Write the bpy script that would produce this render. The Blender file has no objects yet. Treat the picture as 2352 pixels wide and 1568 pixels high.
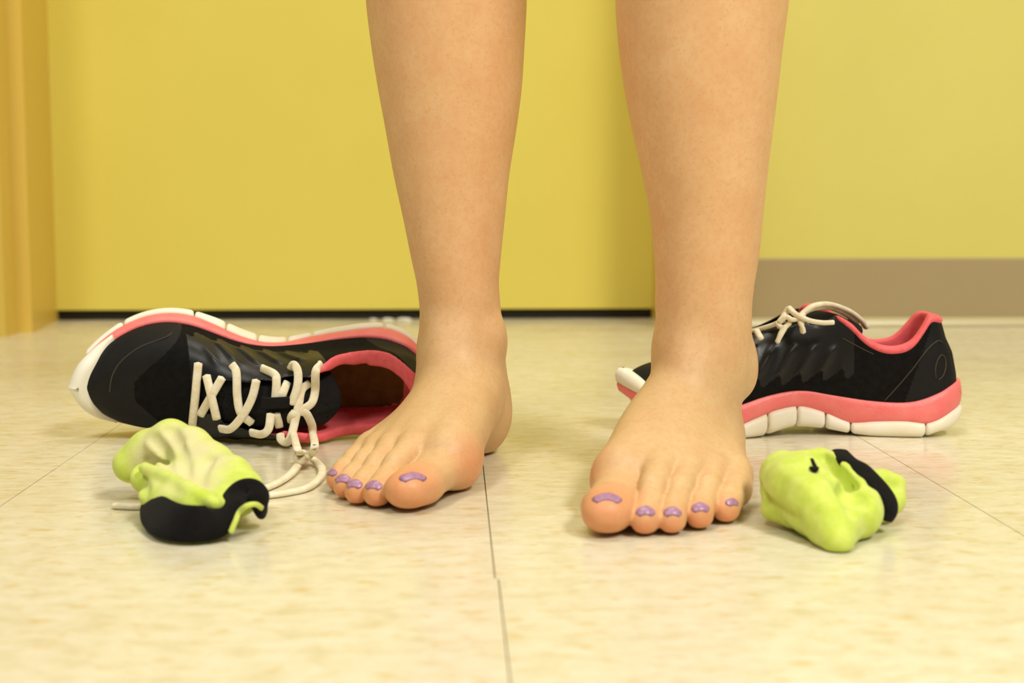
import bpy, bmesh, math, random
import numpy as np
from mathutils import Vector, Matrix

# ---------------------------------------------------------------- camera, light, exposure
SC = bpy.context.scene
COL = SC.collection
PITCH, YAW, CAM_H = math.radians(5.84), math.radians(2.3), 0.1933
cam_d = bpy.data.cameras.new('camera')
cam = bpy.data.objects.new('camera', cam_d)
COL.objects.link(cam)
cam.location = (0, 0, CAM_H)
cam.rotation_euler = (math.pi / 2 - PITCH, 0, -YAW)
cam_d.sensor_width = 36
cam_d.lens = 36 * 3267 / 2352
cam_d.clip_start = 0.02
cam_d.dof.use_dof = True
cam_d.dof.focus_distance = 1.02
cam_d.dof.aperture_fstop = 7.0
SC.camera = cam

world = bpy.data.worlds.new('world')
SC.world = world
world.use_nodes = True
world.node_tree.nodes['Background'].inputs[0].default_value = (1.0, 0.97, 0.92, 1)
world.node_tree.nodes['Background'].inputs[1].default_value = 0.16

def area_light(name, loc, size, size_y, power, target, col=(1, 0.965, 0.90)):
    d = bpy.data.lights.new(name, 'AREA')
    d.shape = 'RECTANGLE'
    d.size, d.size_y, d.energy, d.color = size, size_y, power, col
    o = bpy.data.objects.new(name, d)
    COL.objects.link(o)
    o.location = loc
    o.rotation_euler = (Vector(target) - Vector(loc)).to_track_quat('-Z', 'Y').to_euler()
    return o
area_light('unseen_lamp', (1.50, -1.10, 2.66), 0.6, 1.2, 134, (1.50, -1.10, 0))
area_light('unseen_lamp', (-1.0, -1.05, 2.66), 0.6, 1.2, 56, (-1.0, -1.05, 0))  # unseen lamp, gives fill from the left
area_light('unseen_lamp', (0.1, 1.15, 2.66), 1.2, 0.6, 27, (0.1, 1.15, 0))  # added lamp with no source in view, brightens the floor at the back
SC.view_settings.view_transform = 'Standard'
SC.view_settings.look = 'None'
SC.view_settings.exposure = -0.26
SC.view_settings.gamma = 1.0
SC.view_settings.use_curve_mapping = False

# ---------------------------------------------------------------- helpers: objects
def link(o, parent=None):
    COL.objects.link(o)
    if parent is not None:
        o.parent = parent
    return o

def tag(o, label=None, cat=None, group=None, kind=None):
    for k, v in (('label', label), ('category', cat), ('group', group), ('kind', kind)):
        if v:
            o[k] = v
    return o

def mesh_obj(name, verts, faces, mat, parent=None, smooth=True):
    me = bpy.data.meshes.new(name)
    me.from_pydata([tuple(map(float, v)) for v in verts], [], [tuple(map(int, f)) for f in faces])
    me.validate()
    if smooth:
        me.polygons.foreach_set('use_smooth', [True] * len(me.polygons))
    if mat is not None:
        me.materials.append(mat)
    me.update()
    return link(bpy.data.objects.new(name, me), parent)

def fix_normals(o):
    bm = bmesh.new()
    bm.from_mesh(o.data)
    bmesh.ops.recalc_face_normals(bm, faces=bm.faces)
    bm.to_mesh(o.data)
    bm.free()
    return o

def box_obj(name, lo, hi, mat, parent=None, bevel=0.0):
    bm = bmesh.new()
    bmesh.ops.create_cube(bm, size=1)
    for v in bm.verts:
        for i in range(3):
            v.co[i] = lo[i] + (v.co[i] + .5) * (hi[i] - lo[i])
    if bevel:
        bmesh.ops.bevel(bm, geom=bm.edges[:], offset=bevel, segments=2, affect='EDGES', profile=0.6)
    me = bpy.data.meshes.new(name)
    bm.to_mesh(me)
    bm.free()
    me.materials.append(mat)
    return link(bpy.data.objects.new(name, me), parent)

def empty(name, loc=(0, 0, 0), rot=(0, 0, 0)):
    o = bpy.data.objects.new(name, None)
    o.empty_display_size = 0.05
    o.location = loc
    o.rotation_euler = rot
    return link(o)

# ---------------------------------------------------------------- helpers: distance fields
f32 = np.float32
def smin(a, b, k):
    h = np.maximum(k - np.abs(a - b), 0) / k
    return np.minimum(a, b) - h * h * k * 0.25

def smax(a, b, k):
    return -smin(-a, -b, k)

def sd_ball(p, c, r):
    return np.sqrt(((p - np.array(c, f32)) ** 2).sum(1)) - r

def sd_ell(p, c, r):
    r = np.array(r, f32)
    q = p - np.array(c, f32)
    k0 = np.sqrt(((q / r) ** 2).sum(1))
    k1 = np.sqrt(((q / (r * r)) ** 2).sum(1)) + 1e-9
    return k0 * (k0 - 1) / k1

def sd_cone(p, a, b, ra, rb):
    """capsule with a radius at each end"""
    a, b = np.array(a, f32), np.array(b, f32)
    ab = b - a
    t = np.clip(((p - a) @ ab) / (ab @ ab), 0, 1)
    return np.sqrt(((p - a - t[:, None] * ab) ** 2).sum(1)) - (ra + (rb - ra) * t)

def sd_chain(p, pts, k=0.006):
    d = None
    for (a, ra), (b, rb) in zip(pts[:-1], pts[1:]):
        e = sd_cone(p, a, b, ra, rb)
        d = e if d is None else smin(d, e, k)
    return d

def lerp_tab(x, tab):
    """smooth (cubic) interpolation of a table of (x, value)"""
    t = np.array(tab, float)
    xs, ys = t[:, 0], t[:, 1]
    m = np.gradient(ys, xs)
    x = np.clip(x, xs[0], xs[-1])
    i = np.clip(np.searchsorted(xs, x) - 1, 0, len(xs) - 2)
    h = xs[i + 1] - xs[i]
    s = (x - xs[i]) / h
    return ((2*s**3 - 3*s**2 + 1) * ys[i] + (s**3 - 2*s**2 + s) * h * m[i]
            + (-2*s**3 + 3*s**2) * ys[i + 1] + (s**3 - s**2) * h * m[i + 1])

def axis(lo, hi, step):
    return np.arange(lo, hi + step, step)

def iso_mesh(fn, ax, ay, az, B=8, margin=1.0):
    """surface nets of fn(points) = 0 on a (possibly uneven) grid; only blocks near the surface are sampled"""
    ax, ay, az = (np.asarray(a, float) for a in (ax, ay, az))
    n = (len(ax), len(ay), len(az))
    V = np.ones(n, f32)
    cs = []
    for a in (ax, ay, az):
        s = np.arange(0, len(a), B)
        e = np.minimum(s + B, len(a) - 1)
        cs.append((s, e, (a[s] + a[e]) / 2, (a[e] - a[s]) / 2))
    G = np.stack(np.meshgrid(cs[0][2], cs[1][2], cs[2][2], indexing='ij'), -1).reshape(-1, 3).astype(f32)
    R = np.sqrt(sum(np.square(g) for g in np.meshgrid(cs[0][3], cs[1][3], cs[2][3], indexing='ij'))).reshape(-1)
    d = fn(G)
    nb = (len(cs[0][0]), len(cs[1][0]), len(cs[2][0]))
    act = (np.abs(d) < R * 1.25 * margin + 0.004).reshape(nb)
    sgn = np.where(d < 0, -1, 1).reshape(nb)
    pend, where = [], []
    for i, j, k in np.ndindex(nb):
        sl = (slice(i*B, (i+1)*B), slice(j*B, (j+1)*B), slice(k*B, (k+1)*B))
        if act[i, j, k]:
            g = np.stack(np.meshgrid(ax[sl[0]], ay[sl[1]], az[sl[2]], indexing='ij'), -1)
            pend.append(g.reshape(-1, 3)); where.append((sl, g.shape[:3]))
        else:
            V[sl] = sgn[i, j, k]
    P = np.concatenate(pend).astype(f32)
    out = np.concatenate([fn(P[c:c + 200000]) for c in range(0, len(P), 200000)])
    o = 0
    for sl, sh in where:
        m = sh[0] * sh[1] * sh[2]
        V[sl] = out[o:o + m].reshape(sh); o += m
    # close at the border
    V[0], V[-1], V[:, 0], V[:, -1], V[:, :, 0], V[:, :, -1] = (np.maximum(V[0], 1e-4), np.maximum(V[-1], 1e-4),
        np.maximum(V[:, 0], 1e-4), np.maximum(V[:, -1], 1e-4), np.maximum(V[:, :, 0], 1e-4), np.maximum(V[:, :, -1], 1e-4))
    S = V < 0
    c = [S[dx:n[0]-1+dx, dy:n[1]-1+dy, dz:n[2]-1+dz] for dx in (0, 1) for dy in (0, 1) for dz in (0, 1)]
    cnt = sum(x.astype(np.int8) for x in c)
    cells = np.argwhere((cnt > 0) & (cnt < 8))
    idx = -np.ones((n[0]-1, n[1]-1, n[2]-1), np.int64)
    idx[tuple(cells.T)] = np.arange(len(cells))
    acc = np.zeros((len(cells), 3)); num = np.zeros(len(cells))
    corners = np.array([(dx, dy, dz) for dx in (0, 1) for dy in (0, 1) for dz in (0, 1)])
    vals = np.stack([V[tuple((cells + q).T)] for q in corners], 1)
    def pos(q):
        w = cells + q
        return np.stack([ax[w[:, 0]], ay[w[:, 1]], az[w[:, 2]]], 1)
    cp = [pos(q) for q in corners]
    for a in range(8):
        for b in range(a + 1, 8):
            if np.abs(corners[a] - corners[b]).sum() != 1:
                continue
            va, vb = vals[:, a], vals[:, b]
            m = (va < 0) != (vb < 0)
            t = np.where(m, va / np.where(m, va - vb, 1), 0)
            acc += np.where(m[:, None], cp[a] + t[:, None] * (cp[b] - cp[a]), 0)
            num += m
    verts = acc / num[:, None]
    faces = []
    for ax_i in range(3):
        sh = [slice(None)] * 3
        s0, s1 = list(sh), list(sh)
        s0[ax_i], s1[ax_i] = slice(0, -1), slice(1, None)
        A, Bq = S[tuple(s0)], S[tuple(s1)]
        e = np.argwhere(A != Bq)
        o1, o2 = (ax_i + 1) % 3, (ax_i + 2) % 3
        e = e[(e[:, o1] > 0) & (e[:, o2] > 0) & (e[:, o1] < n[o1]-1) & (e[:, o2] < n[o2]-1)]
        inside = A[tuple(e.T)]
        def cell(d1, d2):
            w = e.copy(); w[:, o1] -= d1; w[:, o2] -= d2
            return idx[tuple(w.T)]
        q = np.stack([cell(1, 1), cell(0, 1), cell(0, 0), cell(1, 0)], 1)
        q[~inside] = q[~inside][:, ::-1]
        faces.append(q)
    return verts, np.concatenate(faces)

def smooth_verts(v, f, it=2, lam=0.5):
    e = np.concatenate([f[:, [0, 1]], f[:, [1, 2]], f[:, [2, 3]], f[:, [3, 0]]])
    e = np.unique(np.sort(e, 1), axis=0)
    deg = np.bincount(e.ravel(), minlength=len(v))[:, None]
    for i in range(it):
        for l in (lam, -lam * 1.04):
            s = np.zeros_like(v)
            for c in range(3):
                s[:, c] = (np.bincount(e[:, 0], v[e[:, 1], c], len(v)) + np.bincount(e[:, 1], v[e[:, 0], c], len(v)))
            v = v + l * (s / np.maximum(deg, 1) - v)
    return v

def spline(pts, n):
    """Catmull-Rom through pts, n samples per span"""
    p = np.array(pts, float)
    p = np.vstack([2*p[0] - p[1], p, 2*p[-1] - p[-2]])
    out = []
    for i in range(1, len(p) - 2):
        for s in np.linspace(0, 1, n, endpoint=False):
            a, b, c, d = p[i-1], p[i], p[i+1], p[i+2]
            out.append(.5 * (2*b + (c-a)*s + (2*a - 5*b + 4*c - d)*s*s + (3*b - a - 3*c + d)*s**3))
    out.append(p[-2])
    return np.array(out)

def tube_geo(path, w, t, normals=None, seg=10, taper=True):
    """a rounded strap of half width w and half thickness t swept along path"""
    path = np.array(path, float)
    T = np.gradient(path, axis=0)
    T /= np.linalg.norm(T, axis=1)[:, None] + 1e-12
    n = len(path)
    if normals is None:
        N = np.tile((0., 0., 1.), (n, 1))
    else:
        N = np.array(normals, float)
        if N.ndim == 1:
            N = np.tile(N, (n, 1))
    S = np.cross(T, N)
    S /= np.linalg.norm(S, axis=1)[:, None] + 1e-12
    N = np.cross(S, T)
    w = np.broadcast_to(w, n); t = np.broadcast_to(t, n)
    a = np.linspace(0, 2*math.pi, seg, endpoint=False)
    ca, sa = np.cos(a), np.sin(a)
    ca = np.sign(ca) * np.abs(ca) ** 0.75
    sa = np.sign(sa) * np.abs(sa) ** 0.75
    V = [path[i] + ca[:, None]*S[i]*w[i] + sa[:, None]*N[i]*t[i] for i in range(n)]
    V = np.concatenate(V)
    Fq = []
    for i in range(n - 1):
        for j in range(seg):
            k = (j + 1) % seg
            Fq.append((i*seg + j, i*seg + k, (i+1)*seg + k, (i+1)*seg + j))
    V = np.vstack([V, path[0] - T[0]*t[0]*.6, path[-1] + T[-1]*t[-1]*.6])
    a0, a1 = n*seg, n*seg + 1
    for j in range(seg):
        k = (j + 1) % seg
        Fq.append((a0, k, j)); Fq.append((a1, (n-1)*seg + j, (n-1)*seg + k))
    return V, Fq

def join_geo(parts):
    V, Fs, o = [], [], 0
    for v, f in parts:
        V.append(np.asarray(v)); Fs += [tuple(int(i) + o for i in q) for q in f]; o += len(v)
    return np.vstack(V), Fs

# ---------------------------------------------------------------- materials
def mat(name, col, rough=0.5, spec=0.5, **kw):
    m = bpy.data.materials.new(name)
    m.use_nodes = True
    b = m.node_tree.nodes['Principled BSDF']
    b.inputs['Base Color'].default_value = (*col, 1)
    b.inputs['Roughness'].default_value = rough
    b.inputs['Specular IOR Level'].default_value = spec
    for k, v in kw.items():
        b.inputs[k.replace('_', ' ')].default_value = v
    return m

class NT:
    def __init__(s, m):
        s.t = m.node_tree
        s.b = s.t.nodes['Principled BSDF']
    def new(s, kind, **kw):
        n = s.t.nodes.new(kind)
        for k, v in kw.items():
            if k.startswith('i_'):
                n.inputs[k[2:].replace('_', ' ')].default_value = v
            else:
                setattr(n, k, v)
        return n
    def link(s, a, b):
        s.t.links.new(a, b)
    def coords(s, which='Object', scale=(1, 1, 1)):
        if which == 'World':
            src = s.new('ShaderNodeNewGeometry').outputs['Position']
        else:
            src = s.new('ShaderNodeTexCoord').outputs[which]
        mp = s.new('ShaderNodeMapping')
        mp.inputs['Scale'].default_value = scale
        s.link(src, mp.inputs['Vector'])
        return mp.outputs['Vector']
    def noise(s, vec, scale, detail=3, rough=0.55):
        n = s.new('ShaderNodeTexNoise')
        n.inputs['Scale'].default_value = scale
        n.inputs['Detail'].default_value = detail
        n.inputs['Roughness'].default_value = rough
        s.link(vec, n.inputs['Vector'])
        return n.outputs['Fac']
    def ramp(s, fac, stops):
        r = s.new('ShaderNodeValToRGB')
        e = r.color_ramp.elements
        while len(e) < len(stops):
            e.new(0.5)
        for q, (p, c) in zip(e, stops):
            q.position = p
            q.color = (*c, 1) if len(c) == 3 else c
        s.link(fac, r.inputs['Fac'])
        return r.outputs['Color']
    def mix(s, fac, a, b, mode='MIX'):
        m = s.new('ShaderNodeMix', data_type='RGBA', blend_type=mode)
        for sock, v in ((m.inputs[0], fac), (m.inputs[6], a), (m.inputs[7], b)):
            if hasattr(v, 'links'):
                s.link(v, sock)
            elif isinstance(v, (int, float)):
                sock.default_value = v
            else:
                sock.default_value = (*v, 1)
        return m.outputs[2]
    def bump(s, h, strength=0.2, dist=0.001):
        b = s.new('ShaderNodeBump')
        b.inputs['Strength'].default_value = strength
        b.inputs['Distance'].default_value = dist
        s.link(h, b.inputs['Height'])
        s.link(b.outputs['Normal'], s.b.inputs['Normal'])
    def color(s, c):
        s.link(c, s.b.inputs['Base Color'])

def srgb(r, g, b):
    f = lambda c: c / 255 / 12.92 if c / 255 <= 0.04045 else ((c / 255 + 0.055) / 1.055) ** 2.4
    return (f(r), f(g), f(b))

M = {}
def paint(name, c1, c2, rough):
    m = mat(name, c1, rough, 0.4)
    n = NT(m)
    v = n.coords('World')
    n.color(n.ramp(n.noise(v, 3.0, 4), [(0.35, c1), (0.7, c2)]))
    n.bump(n.noise(v, 420, 2), 0.12, 0.0006)
    return m
M['door'] = paint('door_paint', srgb(228, 213, 97), srgb(232, 217, 103), 0.42)
M['frame'] = paint('frame_paint', srgb(225, 194, 92), srgb(220, 188, 88), 0.4)
M['wall'] = paint('wall_paint', srgb(220, 209, 109), srgb(225, 214, 115), 0.6)
M['base'] = paint('vinyl_base', srgb(172, 152, 112), srgb(178, 158, 118), 0.35)
M['cove_highlight'] = mat('pale_cove_highlight', srgb(206, 194, 148), 0.3, 0.5)
M['dark'] = mat('dark_gap', (0.012, 0.010, 0.008), 0.8, 0.2)
M['gap_shade'] = mat('gap_shade_black', (0.02, 0.017, 0.012), 0.6, 0.3)
M['ceil'] = mat('ceiling_white', (0.8, 0.78, 0.7), 0.8, 0.2)
M['grout'] = mat('tile_joint', srgb(120, 100, 52), 0.8, 0.2)

m = mat('vinyl_tile', srgb(236, 216, 140), 0.22, 0.5)
n = NT(m)
geo = n.coords('World', (46, 85, 1))
geo2 = n.coords('World', (60, 150, 1))
geo3 = n.coords('World', (2.2, 5, 1))
geo4 = n.coords('World', (75, 170, 1))
base = n.ramp(n.noise(geo, 1.0, 5, 0.65), [(0.30, srgb(212, 202, 165)), (0.48, srgb(226, 220, 193)), (0.68, srgb(234, 230, 210))])
fleck = n.ramp(n.noise(geo2, 1.0, 2, 0.5), [(0.60, (0, 0, 0)), (0.70, (0.8, 0.8, 0.8))])
c = n.mix(fleck, base, srgb(216, 188, 126))
white = n.ramp(n.noise(geo4, 1.3, 2, 0.5), [(0.62, (0, 0, 0)), (0.72, (0.6, 0.6, 0.6))])
c = n.mix(white, c, srgb(248, 242, 222))
info = n.new('ShaderNodeObjectInfo')
tint = n.ramp(info.outputs['Random'], [(0.0, (0.965, 0.955, 0.93)), (1.0, (1.0, 1.0, 1.0))])
c = n.mix(1.0, c, tint, 'MULTIPLY')
pale = n.ramp(n.noise(geo3, 1.0, 3), [(0.35, (0.95, 0.93, 0.9)), (0.65, (1, 1, 1))])
n.color(n.mix(1.0, c, pale, 'MULTIPLY'))
rr = n.ramp(n.noise(n.coords('World', (6, 12, 1)), 1.0, 4), [(0.3, (0.16,) * 3), (0.7, (0.30,) * 3)])
n.link(rr, n.b.inputs['Roughness'])
n.bump(n.noise(n.coords('World', (30, 60, 1)), 1.0, 3), 0.05, 0.001)
M['tile'] = m

# ---------------------------------------------------------------- the room
DOOR_Y, WALL_Y = 2.235, 2.089
floor = tag(box_obj('floor', (-2.6, -2.2, -0.06), (2.6, 2.40, -0.0014), M['grout']), kind='structure')
TW = 0.3048
def tile_mesh():
    bm = bmesh.new()
    h = TW / 2 - 0.0003
    bmesh.ops.create_cube(bm, size=1)
    for v in bm.verts:
        v.co = (v.co.x * 2 * h, v.co.y * 2 * (h + 0.0002), (v.co.z - 0.5) * 0.0032)
    me = bpy.data.meshes.new('floor_tile')
    bm.to_mesh(me)
    bm.free()
    me.materials.append(M['tile'])
    return me
tme = tile_mesh()
rng = random.Random(4)
for j in range(-6, 6):
    for i in range(-9, 9):
        y = 0.7067 + (j + 0.5) * TW
        if y + TW / 2 > DOOR_Y + 0.2 and not (-0.75 < 0.02 + (i + .5) * TW < 0.55):
            continue
        o = bpy.data.objects.new('floor_tile', tme)
        sh = 0.0014 if j < 0 else -0.0002
        o.location = (0.0200 + (i + .5) * TW + sh + rng.uniform(-1, 1) * 0.0001, y, rng.uniform(-1, 1) * 0.00005)
        link(o, floor)

JL, JR = -0.6000, 0.312          # door opening between the jambs
wall = tag(box_obj('wall_back', (JR + 0.075, WALL_Y, 0.0), (2.6, WALL_Y + 0.14, 2.75), M['wall']), kind='structure')
box_obj('wall_segment', (-2.6, WALL_Y, 0.0), (JL - 0.10, WALL_Y + 0.14, 2.75), M['wall'], wall)
box_obj('wall_segment', (JL - 0.10, WALL_Y, 2.16), (JR + 0.075, WALL_Y + 0.14, 2.75), M['wall'], wall)
box_obj('wall_segment', (-0.9, 2.402, -0.05), (0.6, 2.46, 2.3), M['dark'], wall)  # near-black backing for the gap under the door

# coved vinyl baseboard
def baseboard(name, x0, x1):
    prof = [(0.0, 0.1016), (-0.0022, 0.1010), (-0.0030, 0.0995), (-0.0030, 0.014), (-0.0045, 0.008), (-0.009, 0.0032), (-0.013, 0.0018), (-0.0135, 0.0004), (0, 0.0004)]
    V, Fq = [], []
    for x in (x0, x1):
        V += [(x, WALL_Y + a, z) for a, z in prof]
    k = len(prof)
    for i in range(k):
        Fq.append((i, (i + 1) % k, k + (i + 1) % k, k + i))
    Fq += [tuple(range(k))[::-1], tuple(range(k, 2 * k))]
    o = fix_normals(mesh_obj(name, V, Fq, M['base'], None, False))
    # added pale quarter-round: the highlight on the cove toe, painted as a strip
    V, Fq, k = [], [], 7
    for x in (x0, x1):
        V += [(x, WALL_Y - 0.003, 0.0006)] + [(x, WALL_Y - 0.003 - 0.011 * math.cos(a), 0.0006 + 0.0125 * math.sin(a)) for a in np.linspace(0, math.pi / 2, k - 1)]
    for i in range(k):
        Fq.append((i, (i + 1) % k, k + (i + 1) % k, k + i))
    Fq += [tuple(range(k))[::-1], tuple(range(k, 2 * k))]
    fix_normals(mesh_obj('cove_highlight_strip', V, Fq, M['cove_highlight'], o, False))
    return tag(o, kind='structure')
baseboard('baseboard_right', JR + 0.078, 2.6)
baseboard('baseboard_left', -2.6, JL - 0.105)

# stepped hollow metal door frame
def frame_side(name, s, x0, splay):
    """profile in (outward from the opening, y): jamb return, face, step, outer face"""
    prof = [(splay, 2.30), (0.0, 2.040), (0.0, 2.036), (0.002, 2.034), (0.0175, 2.034), (0.0185, 2.033), (0.0190, 1.978), (0.0205, 1.976), (0.075, 1.976), (0.077, 1.978), (0.077, WALL_Y + 0.02), (0.06, 2.30)]
    V, Fq = [], []
    for z in (0.0, 2.13):
        V += [(x0 + s * a, y, z) for a, y in prof]
    k = len(prof)
    for i in range(k):
        Fq.append((i, (i + 1) % k, k + (i + 1) % k, k + i))
    Fq += [tuple(range(k))[::-1], tuple(range(k, 2 * k))]
    return fix_normals(mesh_obj(name, V, Fq, M['frame'], None, False))
trim = tag(frame_side('trim_1', -1, JL, 0.0260), kind='structure')
tag(frame_side('trim_2', 1, JR, 0.0005), kind='structure')
tag(box_obj('trim_3', (JL - 0.077, 1.976, 2.085), (JR + 0.077, 2.30, 2.17), M['frame']), kind='structure')
door = empty('door_1', ((JL + JR) / 2, DOOR_Y, 0))
tag(door, kind='structure')
def local_box(name, lo, hi, mt, par, bevel=0):
    lo = [a - b for a, b in zip(lo, par.location)]
    hi = [a - b for a, b in zip(hi, par.location)]
    return box_obj(name, lo, hi, mt, par, bevel)
local_box('door_leaf', (JL - 0.0215, DOOR_Y, 0.0160), (JR + 0.0015, DOOR_Y + 0.045, 2.083), M['door'], door, 0.0012)
local_box('door_gap_shade', (JL - 0.018, DOOR_Y + 0.012, 0.0008), (JR - 0.004, DOOR_Y + 0.030, 0.0160), M['gap_shade'], door)  # near-black strip: the dark of the gap under the door, put in as colour
# door hardware out of the picture, where such a door has it
def knob():
    prof = [(0, 0), (0.032, 0), (0.032, 0.006), (0.012, 0.010), (0.012, 0.035), (0.026, 0.045), (0.028, 0.058), (0.018, 0.068), (0, 0.070)]
    V, Fq, S = [], [], 24
    for r, h in prof:
        for k in range(S):
            a = 2 * math.pi * k / S
            V.append((r * math.cos(a), -h, r * math.sin(a)))
    for i in range(len(prof) - 1):
        for k in range(S):
            q = (k + 1) % S
            Fq.append((i*S + k, i*S + q, (i+1)*S + q, (i+1)*S + k))
    return V, Fq
kv, kf = knob()
ko = fix_normals(mesh_obj('door_knob', [(x + (JL + 0.07) - door.location.x, y, z + 0.98) for x, y, z in kv], kf, mat('knob_steel', (0.6, 0.58, 0.52), 0.25, 0.5, Metallic=1.0), door))
tag(box_obj('ceiling', (-2.6, -2.2, 2.70), (2.6, 2.40, 2.76), M['ceil']), kind='structure')

# white crumbs of plaster on the floor along the door
for cx, cy, w_, h_, sd in ((-0.105, 2.215, 0.009, 0.004, 1), (-0.079, 2.208, 0.012, 0.005, 2), (-0.128, 2.222, 0.006, 0.003, 5)):
    which = {1: 'middle one of three white plaster crumbs on the floor along the yellow door', 2: 'largest white plaster crumb by the door, nearest the leg', 5: 'smallest and leftmost white plaster crumb below the yellow door'}[sd]
    bm = bmesh.new()
    bmesh.ops.create_icosphere(bm, subdivisions=2, radius=1)
    rr_ = random.Random(sd)
    for v in bm.verts:
        k_ = 0.8 + 0.35 * rr_.random()
        v.co = (v.co.x * w_ * k_, v.co.y * w_ * 0.5 * k_, max(v.co.z, -0.4) * h_ * k_ * 0.7 + 0.4 * h_ * 0.7)
    me = bpy.data.meshes.new('plaster_crumb')
    bm.to_mesh(me); bm.free()
    me.materials.append(M['ceil'])
    o = link(bpy.data.objects.new('plaster_crumb', me))
    o.location = (cx, cy, 0.0002)
    tag(o, which, 'crumb', 'plaster crumbs by the door')

# ---------------------------------------------------------------- the person: two bare legs, seen to mid-calf, built to above the knee
# foot frame: u from the back of the heel to the toes, v towards the little toe, w up
TOES_R = [  # chains of (u, v, w, radius): metatarsal head, joints, tip
    [(0.176, -0.034, 0.0230, 0.0205), (0.205, -0.0335, 0.0200, 0.0148), (0.221, -0.0325, 0.0182, 0.0165), (0.2325, -0.0310, 0.0175, 0.0160)],
    [(0.180, -0.0105, 0.0275, 0.0115), (0.203, -0.0095, 0.0225, 0.0080), (0.220, -0.0090, 0.0140, 0.0080), (0.2315, -0.0085, 0.0096, 0.0092)],
    [(0.174, 0.0070, 0.0255, 0.0110), (0.198, 0.0066, 0.0205, 0.0074), (0.215, 0.0066, 0.0132, 0.0074), (0.2275, 0.0070, 0.0090, 0.0086)],
    [(0.161, 0.0220, 0.0235, 0.0105), (0.185, 0.0216, 0.0190, 0.0073), (0.202, 0.0214, 0.0128, 0.0074), (0.2145, 0.0215, 0.0090, 0.0086)],
    [(0.147, 0.0350, 0.0195, 0.0115), (0.170, 0.0362, 0.0165, 0.0078), (0.186, 0.0360, 0.0122, 0.0078), (0.1965, 0.0352, 0.0090, 0.0088)],
]
TARSUS = [(0.082, -0.0150, 0.050, 0.0250), (0.090, -0.0070, 0.054, 0.0220), (0.088, 0.0010, 0.051, 0.0210), (0.080, 0.0090, 0.043, 0.0200), (0.070, 0.0160, 0.032, 0.0190)]

def foot_warp(q, L, back=False):
    """longer or shorter, slimmer, and turned inwards in front of the ankle"""
    q = np.array(q, dtype=float)
    ext, sv, sh = L['warp']
    if back:
        f = np.maximum(q[..., 0] - 0.062, 0)
        t = np.clip((q[..., 0] - 0.11) / 0.07, 0, 1)
        q[..., 1] -= L['rear'] * (1 - t * t * (3 - 2 * t))
        q[..., 1] = (q[..., 1] + math.tan(math.radians(sh)) * f) / sv
        q[..., 0] += f / ext - f
    else:
        f = np.maximum(q[..., 0] - 0.062, 0)
        q[..., 0] += f * ext - f
        q[..., 1] = q[..., 1] * sv - math.tan(math.radians(sh)) * f * ext
    return q

def foot_field(q, toes, tarsus):
    """q: (n,3) points in the foot frame"""
    q = q.astype(f32)
    d = sd_ell(q, (0.034, 0.0, 0.031), (0.034, 0.0285, 0.036))             # heel
    d = smin(d, sd_cone(q, (0.028, 0, 0.05), (0.020, 0, 0.105), 0.020, 0.0125), 0.02)   # Achilles tendon
    d = smin(d, sd_ell(q, (0.066, 0, 0.062), (0.040, 0.026, 0.040)), 0.02)  # talus
    d = smin(d, sd_cone(q, (0.045, 0.012, 0.020), (0.160, 0.0360, 0.013), 0.020, 0.0115), 0.02)  # outer border
    d = smin(d, sd_cone(q, (0.050, -0.010, 0.028), (0.100, -0.018, 0.040), 0.022, 0.020), 0.02)  # inner arch
    for t, c in zip(tarsus, toes):
        d = smin(d, sd_cone(q, t[:3], (c[0][0] - 0.004, c[0][1], c[0][2]), t[3], c[0][3]), 0.010)
    d = smin(d, sd_ell(q, (0.160, 0.000, 0.014), (0.022, 0.040, 0.015)), 0.012)   # ball pad
    d = smin(d, sd_ell(q, (0.170, -0.037, 0.018), (0.020, 0.0175, 0.018)), 0.010)
    tt = None
    for c in toes:
        sq = (1, 1, 1.3) if c is toes[0] else (1, 1, 1)      # the big toe is flatter than wide
        e = sd_chain(q * np.array(sq, f32), [(np.array(a[:3]) * (1, 1, 1 if a is c[0] else 1) , a[3]) for a in c], 0.005)
        tt = e if tt is None else smin(tt, e, 0.0008)
    d = smin(d, tt, 0.0035)
    return d

def leg_tables(rows):
    z = [r[0] for r in rows]
    return [[(a, r[i]) for a, r in zip(z, rows)] for i in (1, 2, 3, 4)]

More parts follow.
